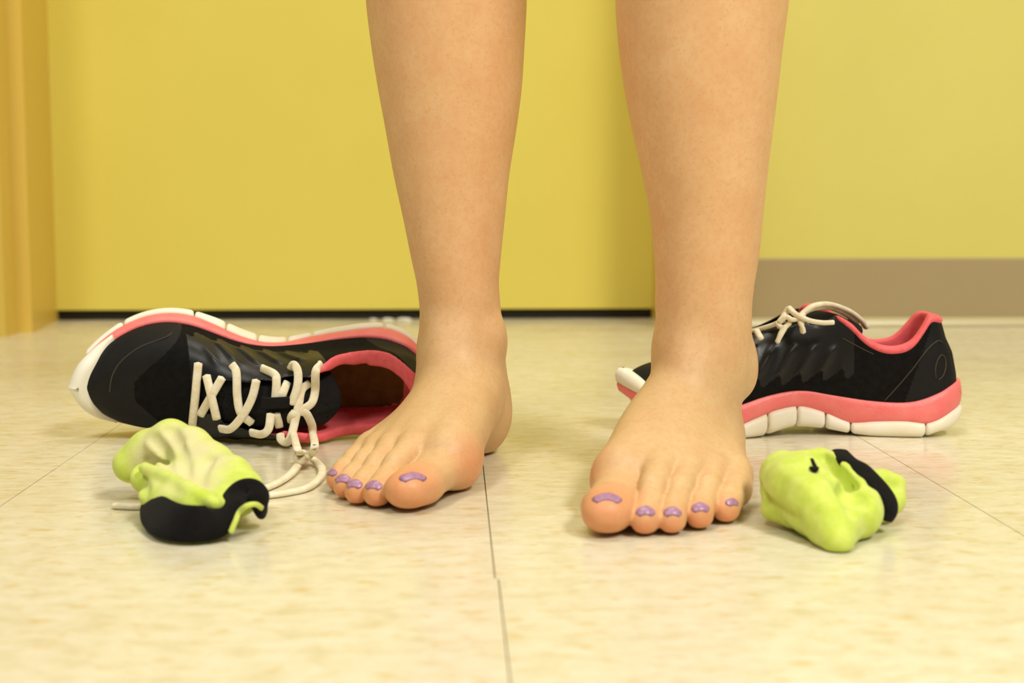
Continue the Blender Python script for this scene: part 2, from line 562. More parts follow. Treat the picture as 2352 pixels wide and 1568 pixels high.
LEGS = {  # rows: height, centre x, half width, centre y, half depth
    'L': dict(theta=18.5, warp=(1.06, 0.96, -1.2), rear=0.0, malleoli=(0.0095, 0.0065), sgn=-1, ankle=(0.0040, 1.046), rows=[
        (0.055, 0.0040, 0.0270, 1.050, 0.034), (0.080, 0.0040, 0.0290, 1.051, 0.036), (0.097, 0.0040, 0.0298, 1.051, 0.0365), (0.113, 0.0036, 0.0300, 1.051, 0.0365),
        (0.1294, 0.0021, 0.0304, 1.051, 0.0370), (0.1454, 0.0010, 0.0327, 1.052, 0.0385), (0.1774, -0.0005, 0.0376, 1.055, 0.0425),
        (0.2091, -0.0022, 0.0427, 1.058, 0.0475), (0.2406, -0.0024, 0.0480, 1.061, 0.0520), (0.2719, -0.0031, 0.0529, 1.063, 0.0555), (0.303, -0.0044, 0.0563, 1.064, 0.0575),
        (0.334, -0.0053, 0.0588, 1.064, 0.0585), (0.37, -0.006, 0.0590, 1.060, 0.0575), (0.42, -0.004, 0.0555, 1.050, 0.0550), (0.46, 0.0, 0.0560, 1.045, 0.0575),
        (0.52, 0.008, 0.0640, 1.050, 0.0660), (0.62, 0.018, 0.0740, 1.055, 0.0770), (0.66, 0.020, 0.0760, 1.056, 0.0790)]),
    'R': dict(theta=9.5, warp=(1.055, 0.94, 8.5), rear=-0.006, malleoli=(0.0095, 0.0085), sgn=1, ankle=(0.1722, 0.966), rows=[
        (0.055, 0.1725, 0.0290, 0.970, 0.034), (0.080, 0.1722, 0.0312, 0.971, 0.0365), (0.1038, 0.1714, 0.0325, 0.971, 0.0370), (0.1189, 0.1709, 0.0330, 0.971, 0.0372),
        (0.1338, 0.1716, 0.0337, 0.971, 0.0378), (0.1488, 0.1725, 0.0353, 0.972, 0.0390), (0.1785, 0.1728, 0.0383, 0.975, 0.0425),
        (0.208, 0.1716, 0.0426, 0.978, 0.0475), (0.2373, 0.1701, 0.0478, 0.981, 0.0520), (0.2664, 0.1691, 0.0524, 0.983, 0.0555), (0.2954, 0.1686, 0.0559, 0.984, 0.0575),
        (0.3242, 0.1691, 0.0587, 0.984, 0.0585), (0.37, 0.170, 0.0592, 0.980, 0.0575), (0.42, 0.168, 0.0555, 0.970, 0.0550), (0.46, 0.164, 0.0560, 0.965, 0.0575),
        (0.52, 0.157, 0.0640, 0.970, 0.0660), (0.62, 0.147, 0.0740, 0.975, 0.0770), (0.66, 0.145, 0.0760, 0.976, 0.0790)]),
}

def foot_frame(L):
    th = math.radians(L['theta'])
    d = np.array((-math.sin(th), -math.cos(th), 0))
    l = np.array((math.cos(th), -math.sin(th), 0)) * L['sgn']
    o = np.array((*L['ankle'], 0)) - 0.062 * d
    return o, d, l

def leg_field_maker(L, toes, tarsus):
    o, d, l = foot_frame(L)
    tabs = leg_tables(L['rows'])
    medial = np.array((0.064, -0.0235, 0.088)); lateral = np.array((0.050, 0.0260, 0.075))
    zmax = 0.655
    def fn(p):
        q = np.stack([(p - o) @ d, (p - o) @ l, p[:, 2]], 1).astype(f32)
        z = p[:, 2].astype(float)
        cx, a, cy, b = (lerp_tab(z, t) for t in tabs)
        dx, dy = (p[:, 0] - cx), (p[:, 1] - cy)
        # shin a little keener than the calf
        r = np.sqrt((dx / a) ** 2 + (dy / b) ** 2)
        leg = ((r - 1) * np.minimum(a, b)).astype(f32)
        leg = smax(leg, (0.058 - z).astype(f32), 0.02)
        out = leg.copy()
        lo = z < 0.17
        if lo.any():
            ql = q[lo]
            f = foot_field(foot_warp(ql, L, True), toes, tarsus)
            f = smin(f, leg[lo], 0.022)
            f = smin(f, sd_ell(ql, medial, (0.013, L['malleoli'][0], 0.014)), 0.014)
            f = smin(f, sd_ell(ql, lateral, (0.012, L['malleoli'][1], 0.016)), 0.014)
            f = smax(f, -(ql[:, 2] - 0.0002), 0.004)
            h = np.clip((z[lo] - 0.13) / 0.04, 0, 1)
            out[lo] = f * (1 - h) + leg[lo] * h
        return smax(out, (z - zmax).astype(f32), 0.03)
    return fn

def skin_material():
    m = mat('skin', srgb(232, 170, 118), 0.46, 0.35)
    n = NT(m)
    v = n.coords('World')
    c = n.ramp(n.noise(v, 38, 4, 0.6), [(0.30, srgb(226, 177, 127)), (0.52, srgb(230, 185, 134)), (0.72, srgb(234, 191, 142))])
    c = n.mix(n.ramp(n.noise(v, 260, 2, 0.6), [(0.42, (0, 0, 0)), (0.72, (0.3, 0.3, 0.3))]), c, srgb(222, 150, 98))
    vo = n.new('ShaderNodeTexVoronoi')
    vo.inputs['Scale'].default_value = 300
    n.link(v, vo.inputs['Vector'])
    c = n.mix(n.ramp(vo.outputs['Distance'], [(0.10, (0.20,) * 3), (0.30, (0, 0, 0))]), c, srgb(196, 118, 70))      # pores and follicles
    tan = n.new('ShaderNodeAttribute', attribute_name='untanned')
    c = n.mix(tan.outputs['Fac'], c, n.mix(1.0, c, (0.92, 1.0, 1.0), 'MULTIPLY'))      # paler below the sock line
    at = n.new('ShaderNodeAttribute', attribute_name='flush')
    c = n.mix(at.outputs['Fac'], c, srgb(230, 128, 82))
    n.color(c)
    n.b.inputs['Subsurface Weight'].default_value = 0.2
    n.b.inputs['Subsurface Radius'].default_value = (1.0, 0.35, 0.18)
    n.b.inputs['Subsurface Scale'].default_value = 0.006
    n.bump(n.noise(n.coords('World'), 700, 2), 0.10, 0.0006)
    return m
M['skin'] = skin_material()
m = mat('nail_polish', srgb(158, 112, 150), 0.32, 0.5)
n = NT(m)
n.color(n.ramp(n.noise(n.coords('World'), 600, 2), [(0.4, srgb(160, 114, 150)), (0.65, srgb(184, 140, 164))]))
M['polish'] = m

def build_person():
    parts, flush, nails = [], [], []
    for key in ('L', 'R'):
        L = LEGS[key]
        o, d, l = foot_frame(L)
        toes = TOES_R
        fn = leg_field_maker(L, toes, TARSUS)
        tip = o + 0.255 * d
        back = o - 0.02 * d
        x0 = min(tip[0], back[0]) - 0.075; x1 = max(tip[0], back[0]) + 0.075
        cx, cy = L['ankle']
        x0, x1 = min(x0, cx - 0.085), max(x1, cx + 0.105)
        y0, y1 = min(tip[1], back[1]) - 0.03, max(tip[1], back[1], cy + 0.09) + 0.03
        az = np.concatenate([axis(-0.004, 0.135, 0.0014), np.arange(0.139, 0.345, 0.004), np.arange(0.352, 0.67, 0.008)])
        v, f = iso_mesh(fn, axis(x0, x1, 0.0014), axis(y0, y1, 0.0014), az, margin=1.3)
        v = smooth_verts(v, f, 2)
        parts.append((v, f))
        q = foot_warp(np.stack([(v - o) @ d, (v - o) @ l, v[:, 2]], 1), L, True)
        fl = np.zeros(len(v))
        for c in toes:       # redder toe pads, ball and heel
            t = np.array(c[-1][:3])
            fl = np.maximum(fl, 0.75 * np.clip(1.25 - np.linalg.norm(q - t - (0.004, 0, -0.004), axis=1) / (c[-1][3] * 1.5), 0, 1))
        fl = np.maximum(fl, 0.55 * np.clip(1 - np.linalg.norm((q - (0.01, 0, 0.012)) / (0.05, 0.05, 0.03), axis=1), 0, 1) * 1.6)
        fl = np.maximum(fl, 0.5 * np.clip(1 - np.linalg.norm((q - (0.178, -0.052, 0.018)) / (0.03, 0.02, 0.03), axis=1), 0, 1) * 1.3)
        flush.append(np.clip(fl, 0, 0.8) * 0.85)
        # toenails: a thin plate on the upper front of each toe tip
        for i, c in enumerate(toes):
            a, b = foot_warp(c[-2][:3], L), foot_warp(c[-1][:3], L)
            ctr = 0.35 * a + 0.65 * b
            el = math.radians((30, 27, 26, 26, 25)[i])
            fwd = np.array((math.cos(el), 0, math.sin(el)))
            lat = np.array((0, 1.0, 0))
            if i == 0 and key == 'L':
                fwd = np.array((math.cos(el), -0.42, math.sin(el))); fwd /= np.linalg.norm(fwd)
                lat = np.cross((0, 0, 1), fwd); lat /= np.linalg.norm(lat)
            if i == 4:
                fwd = np.array((math.cos(el), 0.30, math.sin(el))); fwd /= np.linalg.norm(fwd)
                lat = np.cross((0, 0, 1), fwd); lat /= np.linalg.norm(lat)
            alo = np.cross(lat, fwd)
            hw = (0.70, 0.54, 0.52, 0.52, 0.48)[i]
            hl = (0.22, 0.26, 0.26, 0.26, 0.22)[i]
            nu, nv = 9, 7
            rows_ = []
            for bi in np.linspace(-1, 1, nv):
                for ai in np.linspace(-1, 1, nu):
                    w_ = math.sqrt(max(0, 1 - 0.75 * bi * bi))
                    dr = fwd + lat * (ai * w_ * hw) + alo * (bi * hl + (0.55, 0.35, 0.35, 0.35, 0.25)[i] * hl * ai * ai)
                    rows_.append(dr / np.linalg.norm(dr))
            dirs = np.array(rows_)
            lo_, hi_ = np.zeros(len(dirs)), np.full(len(dirs), 0.03)
            for _ in range(14):
                mid = (lo_ + hi_) / 2
                w3 = o + (ctr[0] + dirs[:, 0] * mid)[:, None] * d + (ctr[1] + dirs[:, 1] * mid)[:, None] * l
                w3[:, 2] = ctr[2] + dirs[:, 2] * mid
                s = fn(w3.astype(f32)) < 0
                lo_, hi_ = np.where(s, mid, lo_), np.where(s, hi_, mid)
            def shell(off):
                mm = hi_ + off
                w3 = o + (ctr[0] + dirs[:, 0] * mm)[:, None] * d + (ctr[1] + dirs[:, 1] * mm)[:, None] * l
                w3[:, 2] = ctr[2] + dirs[:, 2] * mm
                return w3
            top, bot = shell(0.00025), shell(-0.0008)
            V = np.vstack([top, bot]); K = nu * nv; Fq = []
            for r in range(nv - 1):
                for s_ in range(nu - 1):
                    k = r * nu + s_
                    Fq += [(k, k+1, k+nu+1, k+nu), (K+k, K+k+nu, K+k+nu+1, K+k+1)]
            ring = list(range(nu)) + [r*nu + nu-1 for r in range(1, nv)] + [K - 1 - s_ for s_ in range(1, nu)] + [r*nu for r in range(nv-2, 0, -1)]
            for a_, b_ in zip(ring, ring[1:] + ring[:1]):
                Fq.append((b_, a_, K + a_, K + b_))
            nails.append((V, Fq))
    V, Fq = join_geo(parts)
    base = np.array((0.09, 1.0, 0))
    root = mesh_obj('person', V - base, Fq, M['skin'])
    root.location = base
    at = root.data.attributes.new('flush', 'FLOAT', 'POINT')
    at.data.foreach_set('value', np.concatenate(flush).astype(f32))
    ut = root.data.attributes.new('untanned', 'FLOAT', 'POINT')
    ut.data.foreach_set('value', np.clip((0.13 - V[:, 2]) / 0.06, 0, 1).astype(f32))
    tag(root, 'barefoot person standing on the tiles, bare lower legs and purple toenails in view', 'person')
    for V, Fq in nails:
        fix_normals(mesh_obj('toenail', V - base, Fq, M['polish'], root))
    return root
person = build_person()

# ---------------------------------------------------------------- running shoes
def fabric(name, c1, c2, rough=0.8, scale=900, spec=0.3, bump=0.3):
    m = mat(name, c1, rough, spec)
    n = NT(m)
    v = n.coords('Object')
    n.color(n.ramp(n.noise(v, scale * 0.12, 3), [(0.35, c1), (0.65, c2)]))
    n.bump(n.noise(v, scale, 2), bump, 0.0006)
    return m
M['upper'] = fabric('black_mesh', (0.0042, 0.0038, 0.0034), (0.007, 0.0062, 0.0055), 0.8, 1400, 0.12)
M['film'] = fabric('black_film', (0.0085, 0.0080, 0.0075), (0.0105, 0.0098, 0.0092), 0.62, 500, 0.2, 0.10)
M['gloss'] = fabric('black_gloss', (0.0058, 0.0054, 0.0051), (0.0078, 0.0072, 0.0068), 0.38, 500, 0.4, 0.10)
M['pinkfab'] = fabric('coral_lining', srgb(238, 98, 104), srgb(243, 112, 116), 0.75, 1500)
M['tongue'] = fabric('black_tongue', (0.004, 0.0035, 0.0033), (0.006, 0.0055, 0.005), 0.85, 1500)
M['insole'] = fabric('olive_insole', srgb(104, 78, 36), srgb(120, 92, 44), 0.85, 900)
M['white'] = fabric('white_rubber', srgb(248, 243, 226), srgb(238, 228, 200), 0.5, 160, 0.4, 0.1)
M['lace'] = fabric('cream_lace', srgb(246, 238, 212), srgb(234, 220, 184), 0.85, 1500, 0.2, 0.5)
m = mat('coral_foam', srgb(240, 100, 100), 0.45, 0.4)
n = NT(m)
vo = n.new('ShaderNodeTexVoronoi')
vo.inputs['Scale'].default_value = 260
n.link(n.coords('Object'), vo.inputs['Vector'])
n.color(n.ramp(n.noise(n.coords('Object'), 60, 3), [(0.3, srgb(243, 116, 114)), (0.7, srgb(248, 134, 128))]))
n.bump(n.ramp(vo.outputs['Distance'], [(0.0, (0, 0, 0)), (0.35, (1, 1, 1))]), 0.35, 0.0007)
M['foam'] = m

SL = 0.2865
MED = [(0, 0), (0.0022, 0.012), (0.006, 0.0195), (0.015, 0.0285), (0.030, 0.0345), (0.05, 0.0360), (0.075, 0.0325), (0.10, 0.0275), (0.125, 0.0265), (0.15, 0.0325), (0.175, 0.0420), (0.19, 0.0465), (0.212, 0.0490), (0.235, 0.0450), (0.255, 0.0350), (0.270, 0.0230), (0.281, 0.0110), (SL, 0.0)]
LAT = [(0, 0), (0.0022, 0.012), (0.006, 0.0195), (0.015, 0.0285), (0.030, 0.0350), (0.05, 0.0380), (0.075, 0.0395), (0.10, 0.0410), (0.13, 0.0440), (0.16, 0.0480), (0.19, 0.0490), (0.212, 0.0460), (0.235, 0.0440), (0.255, 0.0365), (0.270, 0.0260), (0.281, 0.0130), (SL, 0.0)]
Z_TOP = [(0, 0.0450), (0.010, 0.0420), (0.022, 0.0370), (0.045, 0.0295), (0.077, 0.0290), (0.110, 0.0337), (0.136, 0.0374), (0.168, 0.0330), (0.1885, 0.0270), (0.21, 0.0250), (0.235, 0.0280), (0.262, 0.0350), (0.276, 0.0400), (SL, 0.0440)]
Z_MID = [(0, 0.0265), (0.010, 0.0220), (0.035, 0.0118), (0.052, 0.0133), (0.078, 0.0124), (0.096, 0.0111), (0.117, 0.0190), (0.137, 0.0243), (0.156, 0.0223), (0.175, 0.0162), (0.190, 0.0108), (0.21, 0.0100), (0.235, 0.0135), (0.258, 0.0200), (0.274, 0.0270), (SL, 0.0335)]
Z_BOT = [(0, 0.0190), (0.006, 0.0110), (0.0257, 0.0040), (0.040, 0.0), (0.080, 0.0), (0.098, 0.0020), (0.117, 0.0053), (0.1426, 0.0069), (0.168, 0.0011), (0.19, 0.0), (0.21, 0.0), (0.235, 0.0040), (0.258, 0.0115), (0.274, 0.0190), (SL, 0.0290)]
RIDGE = [(0, 0.190), (0.06, 0.185), (0.085, 0.158), (0.100, 0.130), (0.116, 0.1160), (0.137, 0.1070), (0.160, 0.0930), (0.1766, 0.0850), (0.20, 0.0715), (0.22, 0.0635), (0.24, 0.0595), (0.262, 0.0570), (0.276, 0.0545), (SL, 0.0500)]
TONGUE_RIDGE = [(0, 0.086), (0.07, 0.088), (0.09, 0.093), (0.105, 0.0990), (0.116, 0.1010), (0.137, 0.0990), (0.160, 0.0890), (0.1766, 0.0825), (0.20, 0.0705), (0.22, 0.0630), (0.24, 0.0595), (0.262, 0.0570), (0.276, 0.0545), (SL, 0.0500)]
TOPL = [(0, 0.0950), (0.022, 0.0985), (0.033, 0.0985), (0.039, 0.0905), (0.046, 0.0815), (0.0635, 0.0745), (0.0766, 0.0770), (0.0873, 0.0835), (0.0967, 0.0930), (0.1071, 0.1010), (0.117, 0.1055), (0.128, 0.1055), (0.14, 0.1030), (0.16, 0.0930), (0.1766, 0.0875), (0.19, 0.0900), (0.205, 0.14), (SL, 0.14)]

MED_U = [(0, 0), (0.0022, 0.012), (0.006, 0.0195), (0.015, 0.0285), (0.030, 0.0345), (0.05, 0.0362), (0.075, 0.0350), (0.10, 0.0328), (0.125, 0.0322), (0.15, 0.0350), (0.175, 0.0425)] + MED[-7:]      # the cloth does not follow the waist of the sole

LAT_U = [(u_, w_ - 0.0045 * max(0.0, 1 - ((u_ - 0.125) / 0.06) ** 2)) for u_, w_ in LAT]

def outline(med, lat=LAT, n=90):
    t = np.linspace(0, math.pi, n)
    u = SL * (1 - np.cos(t)) / 2
    me = np.maximum(lerp_tab(u, med), 0); la = np.maximum(lerp_tab(u, lat), 0)
    me[0] = la[0] = me[-1] = la[-1] = 0
    return u, me, la

OU, OM, OLA = outline(MED)
ring = lambda u, m_, l_: np.vstack([np.stack([u, m_], 1), np.stack([u[1:-1], -l_[1:-1]], 1)[::-1]])
POLY = ring(OU, OM, OLA)
POLY_U = ring(*outline(MED_U, LAT_U))

def poly_sdf_grid():
    gu = np.arange(-0.03, 0.3201, 0.0012); gv = np.arange(-0.08, 0.0801, 0.0012)
    P = np.stack(np.meshgrid(gu, gv, indexing='ij'), -1).reshape(-1, 2)
    A = POLY_U; Bp = np.roll(POLY_U, -1, 0)
    best = np.full(len(P), 1e9); ins = np.zeros(len(P), bool)
    for a, b in zip(A, Bp):
        e = b - a; w = P - a
        t = np.clip(w @ e / (e @ e + 1e-15), 0, 1)
        best = np.minimum(best, ((w - t[:, None] * e) ** 2).sum(1))
        c = (a[1] > P[:, 1]) != (b[1] > P[:, 1])
        ins ^= c & (P[:, 0] < (b[0] - a[0]) * (P[:, 1] - a[1]) / (b[1] - a[1] + 1e-15) + a[0])
    d = np.sqrt(best) * np.where(ins, -1, 1)
    return gu, gv, d.reshape(len(gu), len(gv))
GU, GV, GD = poly_sdf_grid()

def plan_d(u, v):
    fu = np.clip((u - GU[0]) / 0.0012, 0, len(GU) - 1.001); fv = np.clip((v - GV[0]) / 0.0012, 0, len(GV) - 1.001)
    i, j = fu.astype(int), fv.astype(int)
    a, b = fu - i, fv - j
    return GD[i, j]*(1-a)*(1-b) + GD[i+1, j]*a*(1-b) + GD[i, j+1]*(1-a)*b + GD[i+1, j+1]*a*b

def sstep(x, a, b):
    t = np.clip((x - a) / (b - a), 0, 1)
    return t * t * (3 - 2 * t)

def last_dist(p, ridge=RIDGE):
    """signed distance (first order) to the outside of the upper; p in (u, v medial, w)"""
    u, v, w = (p[:, i].astype(float) for i in range(3))
    lean = np.interp(w, [0.03, 0.05, 0.068, 0.08, 0.1, 0.12], [0, 0.0012, 0.0045, 0.0095, 0.0140, 0.0150]) * (1 - sstep(u, 0.03, 0.09))
    D = plan_d(u - lean, v) + 0.0035
    zb = lerp_tab(u, Z_TOP) - 0.006
    zt = lerp_tab(u, ridge)
    R = np.minimum(lerp_tab(u, MED_U), lerp_tab(u, LAT)) * 0.5 + 0.5 * (lerp_tab(u, MED_U) + lerp_tab(u, LAT)) / 2
    R = np.maximum(R - 0.0035, 0.004)
    R = np.where(u > 0.24, np.maximum(R, 0.030), R)
    pw = 2.0 + 0.8 * sstep(u, 0.07, 0.105) - 0.3 * sstep(u, 0.19, 0.26)
    h = zt - zb
    def inset(eta):
        e = np.clip(eta, 0, 0.975)
        s = 1 - e ** pw
        base = R * (1 - s ** (1 / pw))
        slope = R * e ** (pw - 1) * s ** (1 / pw - 1) / h
        return base, slope
    eta = (w - zb) / h
    b, s = inset(eta)
    f = D + b + np.maximum(eta - 0.975, 0) * h * s
    return f / np.sqrt(1 + s * s)

def slot(p, half, grow=0.0):
    """the throat under the laces: negative inside"""
    u, v = p[:, 0].astype(float), p[:, 1].astype(float)
    hw = half * (0.80 + 0.35 * sstep(-u, -0.19, -0.11)) + grow + 0.0006 * np.cos((u - 0.102) * 2 * math.pi / 0.0215)
    a = np.abs(v - 0.0035) - hw
    b = np.maximum(u - (0.193 + grow), 0.06 - u)
    return np.where((a > 0) & (b > 0), np.sqrt(np.maximum(a, 0)**2 + np.maximum(b, 0)**2), np.maximum(a, b))

def f_upper(p):
    d = last_dist(p)
    w = p[:, 2].astype(float); u = p[:, 0].astype(float)
    sh = np.abs(d + 0.0016) - 0.0016
    sh = smax(sh, (w - (lerp_tab(u, TOPL) - 0.0035)) * 0.75, 0.0015)
    throat = np.maximum(slot(p, 0.0160), (0.058 - w) * 0.8)
    sh = smax(sh, -throat, 0.0012)
    return smax(sh, (lerp_tab(u, Z_TOP) - 0.005 - w), 0.0005).astype(f32)

def f_lining(p):
    d = last_dist(p)
    w = p[:, 2].astype(float); u = p[:, 0].astype(float)
    thick = 0.0018 + 0.0016 * sstep(-u, -0.14, -0.05) * sstep(w, 0.045, 0.07)
    tl = lerp_tab(u, TOPL) - 0.012 * sstep(u, 0.128, 0.138)
    on = (1 - sstep(u, 0.124, 0.134)) * np.exp(-((w - tl + 0.003) / 0.0045) ** 2)        # the rolled rim
    sh = np.maximum(d + 0.0026 - 0.0041 * on, -(d + 0.0030 + 2 * thick))
    sh = smax(sh, (w - tl) * 0.75, 0.003)
    sh = smax(sh, -np.maximum(slot(p, 0.0160, 0.0008), 0.058 - w), 0.002)
    sh = smax(sh, (u - 0.139), 0.001)
    return smax(sh, (lerp_tab(u, Z_TOP) - 0.004 - w), 0.0005).astype(f32)

def f_tongue(p):
    d = last_dist(p, TONGUE_RIDGE)
    u, v, w = (p[:, i].astype(float) for i in range(3))
    sag = 0.0050
    sh = np.abs(d + sag) - 0.0016
    a = np.abs(v - 0.0035) - 0.0215
    b = np.maximum(u - 0.203, (0.083 + ((v - 0.0035) / 0.0215) ** 2 * 0.014) - u)
    return smax(smax(sh, np.maximum(a, b), 0.002), (0.056 - w), 0.002).astype(f32)

def f_insole(p):
    u, v, w = (p[:, i].astype(float) for i in range(3))
    top = lerp_tab(u, Z_TOP) + 0.001
    return smax(smax(plan_d(u, v) + 0.0085, w - top, 0.003), top - 0.006 - w, 0.001).astype(f32)

def ribs(v):
    """pressed finger-shaped ridges fanning out below the eyelets"""
    u, w = v[:, 0], v[:, 2]
    x = (u + 0.55 * (w - 0.065)) / 0.0165
    c = 0.5 + 0.5 * np.cos(2 * math.pi * x)
    m = sstep(w, 0.046, 0.055) * (1 - sstep(w, 0.068, 0.078)) * sstep(u, 0.100, 0.115) * (1 - sstep(u, 0.172, 0.188))
    return 0.0024 * c ** 2 * m

def is_film(c):
    u, v, w = c[:, 0], c[:, 1], c[:, 2]
    lac = 0.072 + 0.0 * u - 0.10 * (u - 0.14) + 0.004 * np.cos((u + 0.55 * (w - 0.065)) / 0.0165 * 2 * math.pi)
    eye = (u > 0.095) & (u < 0.196) & (w > lac - 0.024 * (np.abs(v) > 0.0))
    toe = u > 0.238 - 1.25 * (np.sqrt(v * v + 0.012 ** 2) - 0.014).clip(0)
    heel = u < 0.050 - 0.35 * (w - 0.04)
    return np.where(eye, 2, np.where(toe, 1, np.where(heel, 3, 0)))

_cache = {}
def shoe_geo():
    if _cache:
        return _cache
    st = 0.00125
    for key, fn, bx in (('upper', f_upper, ((-0.006, 0.292), (-0.054, 0.054), (0.016, 0.112))),
                        ('lining', f_lining, ((-0.002, 0.156), (-0.05, 0.05), (0.020, 0.112))),
                        ('tongue', f_tongue, ((0.070, 0.208), (-0.032, 0.034), (0.052, 0.118))),
                        ('insole', f_insole, ((0.0, 0.285), (-0.05, 0.05), (0.015, 0.052)))):
        s_ = st if key != 'insole' else 0.003
        v, f = iso_mesh(fn, axis(*bx[0], s_), axis(*bx[1], s_), axis(*bx[2], s_), margin=1.5)
        v = smooth_verts(v, f, 2)
        _cache[key] = (v, f)
    return _cache

def side_normals():
    P = POLY
    t = np.roll(P, -1, 0) - np.roll(P, 1, 0)
    nrm = np.stack([-t[:, 1], t[:, 0]], 1)
    nrm /= np.linalg.norm(nrm, axis=1)[:, None]
    if (nrm[len(OU)//2] @ np.array((0, 1))) < 0:
        nrm = -nrm
    k = len(OU)
    nm = nrm[:k]
    nl = np.vstack([nrm[0], nrm[k:][::-1], nrm[k-1]])
    return nm, nl
NM, NL = side_normals()

def band_at(u):
    """medial and lateral edge points and outward normals of the sole at u"""
    i = np.clip(np.interp(u, OU, np.arange(len(OU))), 0, len(OU) - 1)
    g = lambda arr: np.array([np.interp(i, np.arange(len(OU)), arr[:, c]) for c in range(2)])
    me = np.array((u, np.interp(i, np.arange(len(OU)), OM))); la = np.array((u, -np.interp(i, np.arange(len(OU)), OLA)))
    return me, la, g(NM), g(NL)

def loft(us, rings, flare=False):
    """rings(u) -> list of (outward offset, height) from top to bottom; a closed section spanning both sides"""
    V, Fq = [], []
    k = None
    for u in us:
        me, la, nm, nl = band_at(u)
        r = rings(u)
        fl = max(0.0, T1(u, MED_U) - T1(u, MED)) if flare else 0.0
        K = len(r)
        sec = [(*(me + nm * (o + fl * max(0.0, 1 - i / (K - 2)))), z) for i, (o, z) in enumerate(r)] + [(*(la + nl * o), z) for o, z in r[::-1]]
        k = len(sec); V += sec
    for i in range(len(us) - 1):
        for j in range(k):
            q = (j + 1) % k
            Fq.append((i*k + j, i*k + q, (i+1)*k + q, (i+1)*k + j))
    Fq.append(tuple(range(k))[::-1]); Fq.append(tuple((len(us)-1)*k + j for j in range(k)))
    return np.array(V), Fq

def T1(u, tab):
    return float(lerp_tab(np.array([u]), tab)[0])

def foam_rings(u):
    t, m_ = T1(u, Z_TOP), T1(u, Z_MID)
    e = min(1, min(u, SL - u) / 0.012)
    return [(-0.0075, t - 0.0005), (-0.0030, t + 0.0004), (-0.0012, t - 0.0004), (-0.0004, t - 0.25 * (t - m_)), (0.0003, t - 0.5 * (t - m_)), (-0.0002, m_ + 0.003), (-0.0012, m_), (-0.006, m_ - 0.001)]

PODS = [(0.0005, 0.0363), (0.0363, 0.0960), (0.0960, 0.1160), (0.1160, 0.1395), (0.1395, 0.1646), (0.1646, 0.190), (0.190, 0.246), (0.246, 0.2755)]
def pod_geo(a, b):
    g = 0.0006
    L_ = b - a
    us = [a + g, a + g + 0.0008, a + g + 0.0025] + list(np.linspace(a + g + 0.0045, b - g - 0.0045, max(4, int(L_ / 0.005)))) + [b - g - 0.0025, b - g - 0.0008, b - g]
    def rings(u):
        e = min(u - a - g, b - g - u)
        r = min(1, e / 0.0030)
        r = math.sqrt(max(0, 1 - (1 - r) ** 2))
        t, z = T1(u, Z_MID), max(0.0, T1(u, Z_BOT))
        h = t - z
        k = 0.0018 * (1 - r)
        return [(-0.006, t - 0.0004), (-0.0006 - k, t + 0.0003 - k * .3), (0.0010 - k, t - 0.22*h), (0.0014 - k, t - 0.55*h), (0.0002 - k, z + 0.2*h + k), (-0.0022 - k, z + 0.05*h + k), (-0.006, z + k)]
    return loft(us, rings)

def bumper_geo():
    us = SL - 0.034 * (1 - np.linspace(0, 1, 22)) ** 2
    us[-1] = SL
    def rings(u):
        s = sstep(u, SL - 0.034, SL - 0.010)
        a = T1(u, Z_MID) * 0.35 + 0.65 * T1(u, Z_TOP)
        t = T1(u, Z_TOP) + 0.0085 * s + 0.0006
        return [(-0.006, t), (-0.0022 + 0.0 * s, t + 0.0002), (0.0006 - 0.0012 * (1 - s), t - 0.002 * s), (0.0018 - 0.0018 * (1 - s), (a + t) / 2), (0.0010 - 0.001 * (1 - s), a + 0.001), (-0.004, a)]
    return loft(us, rings)

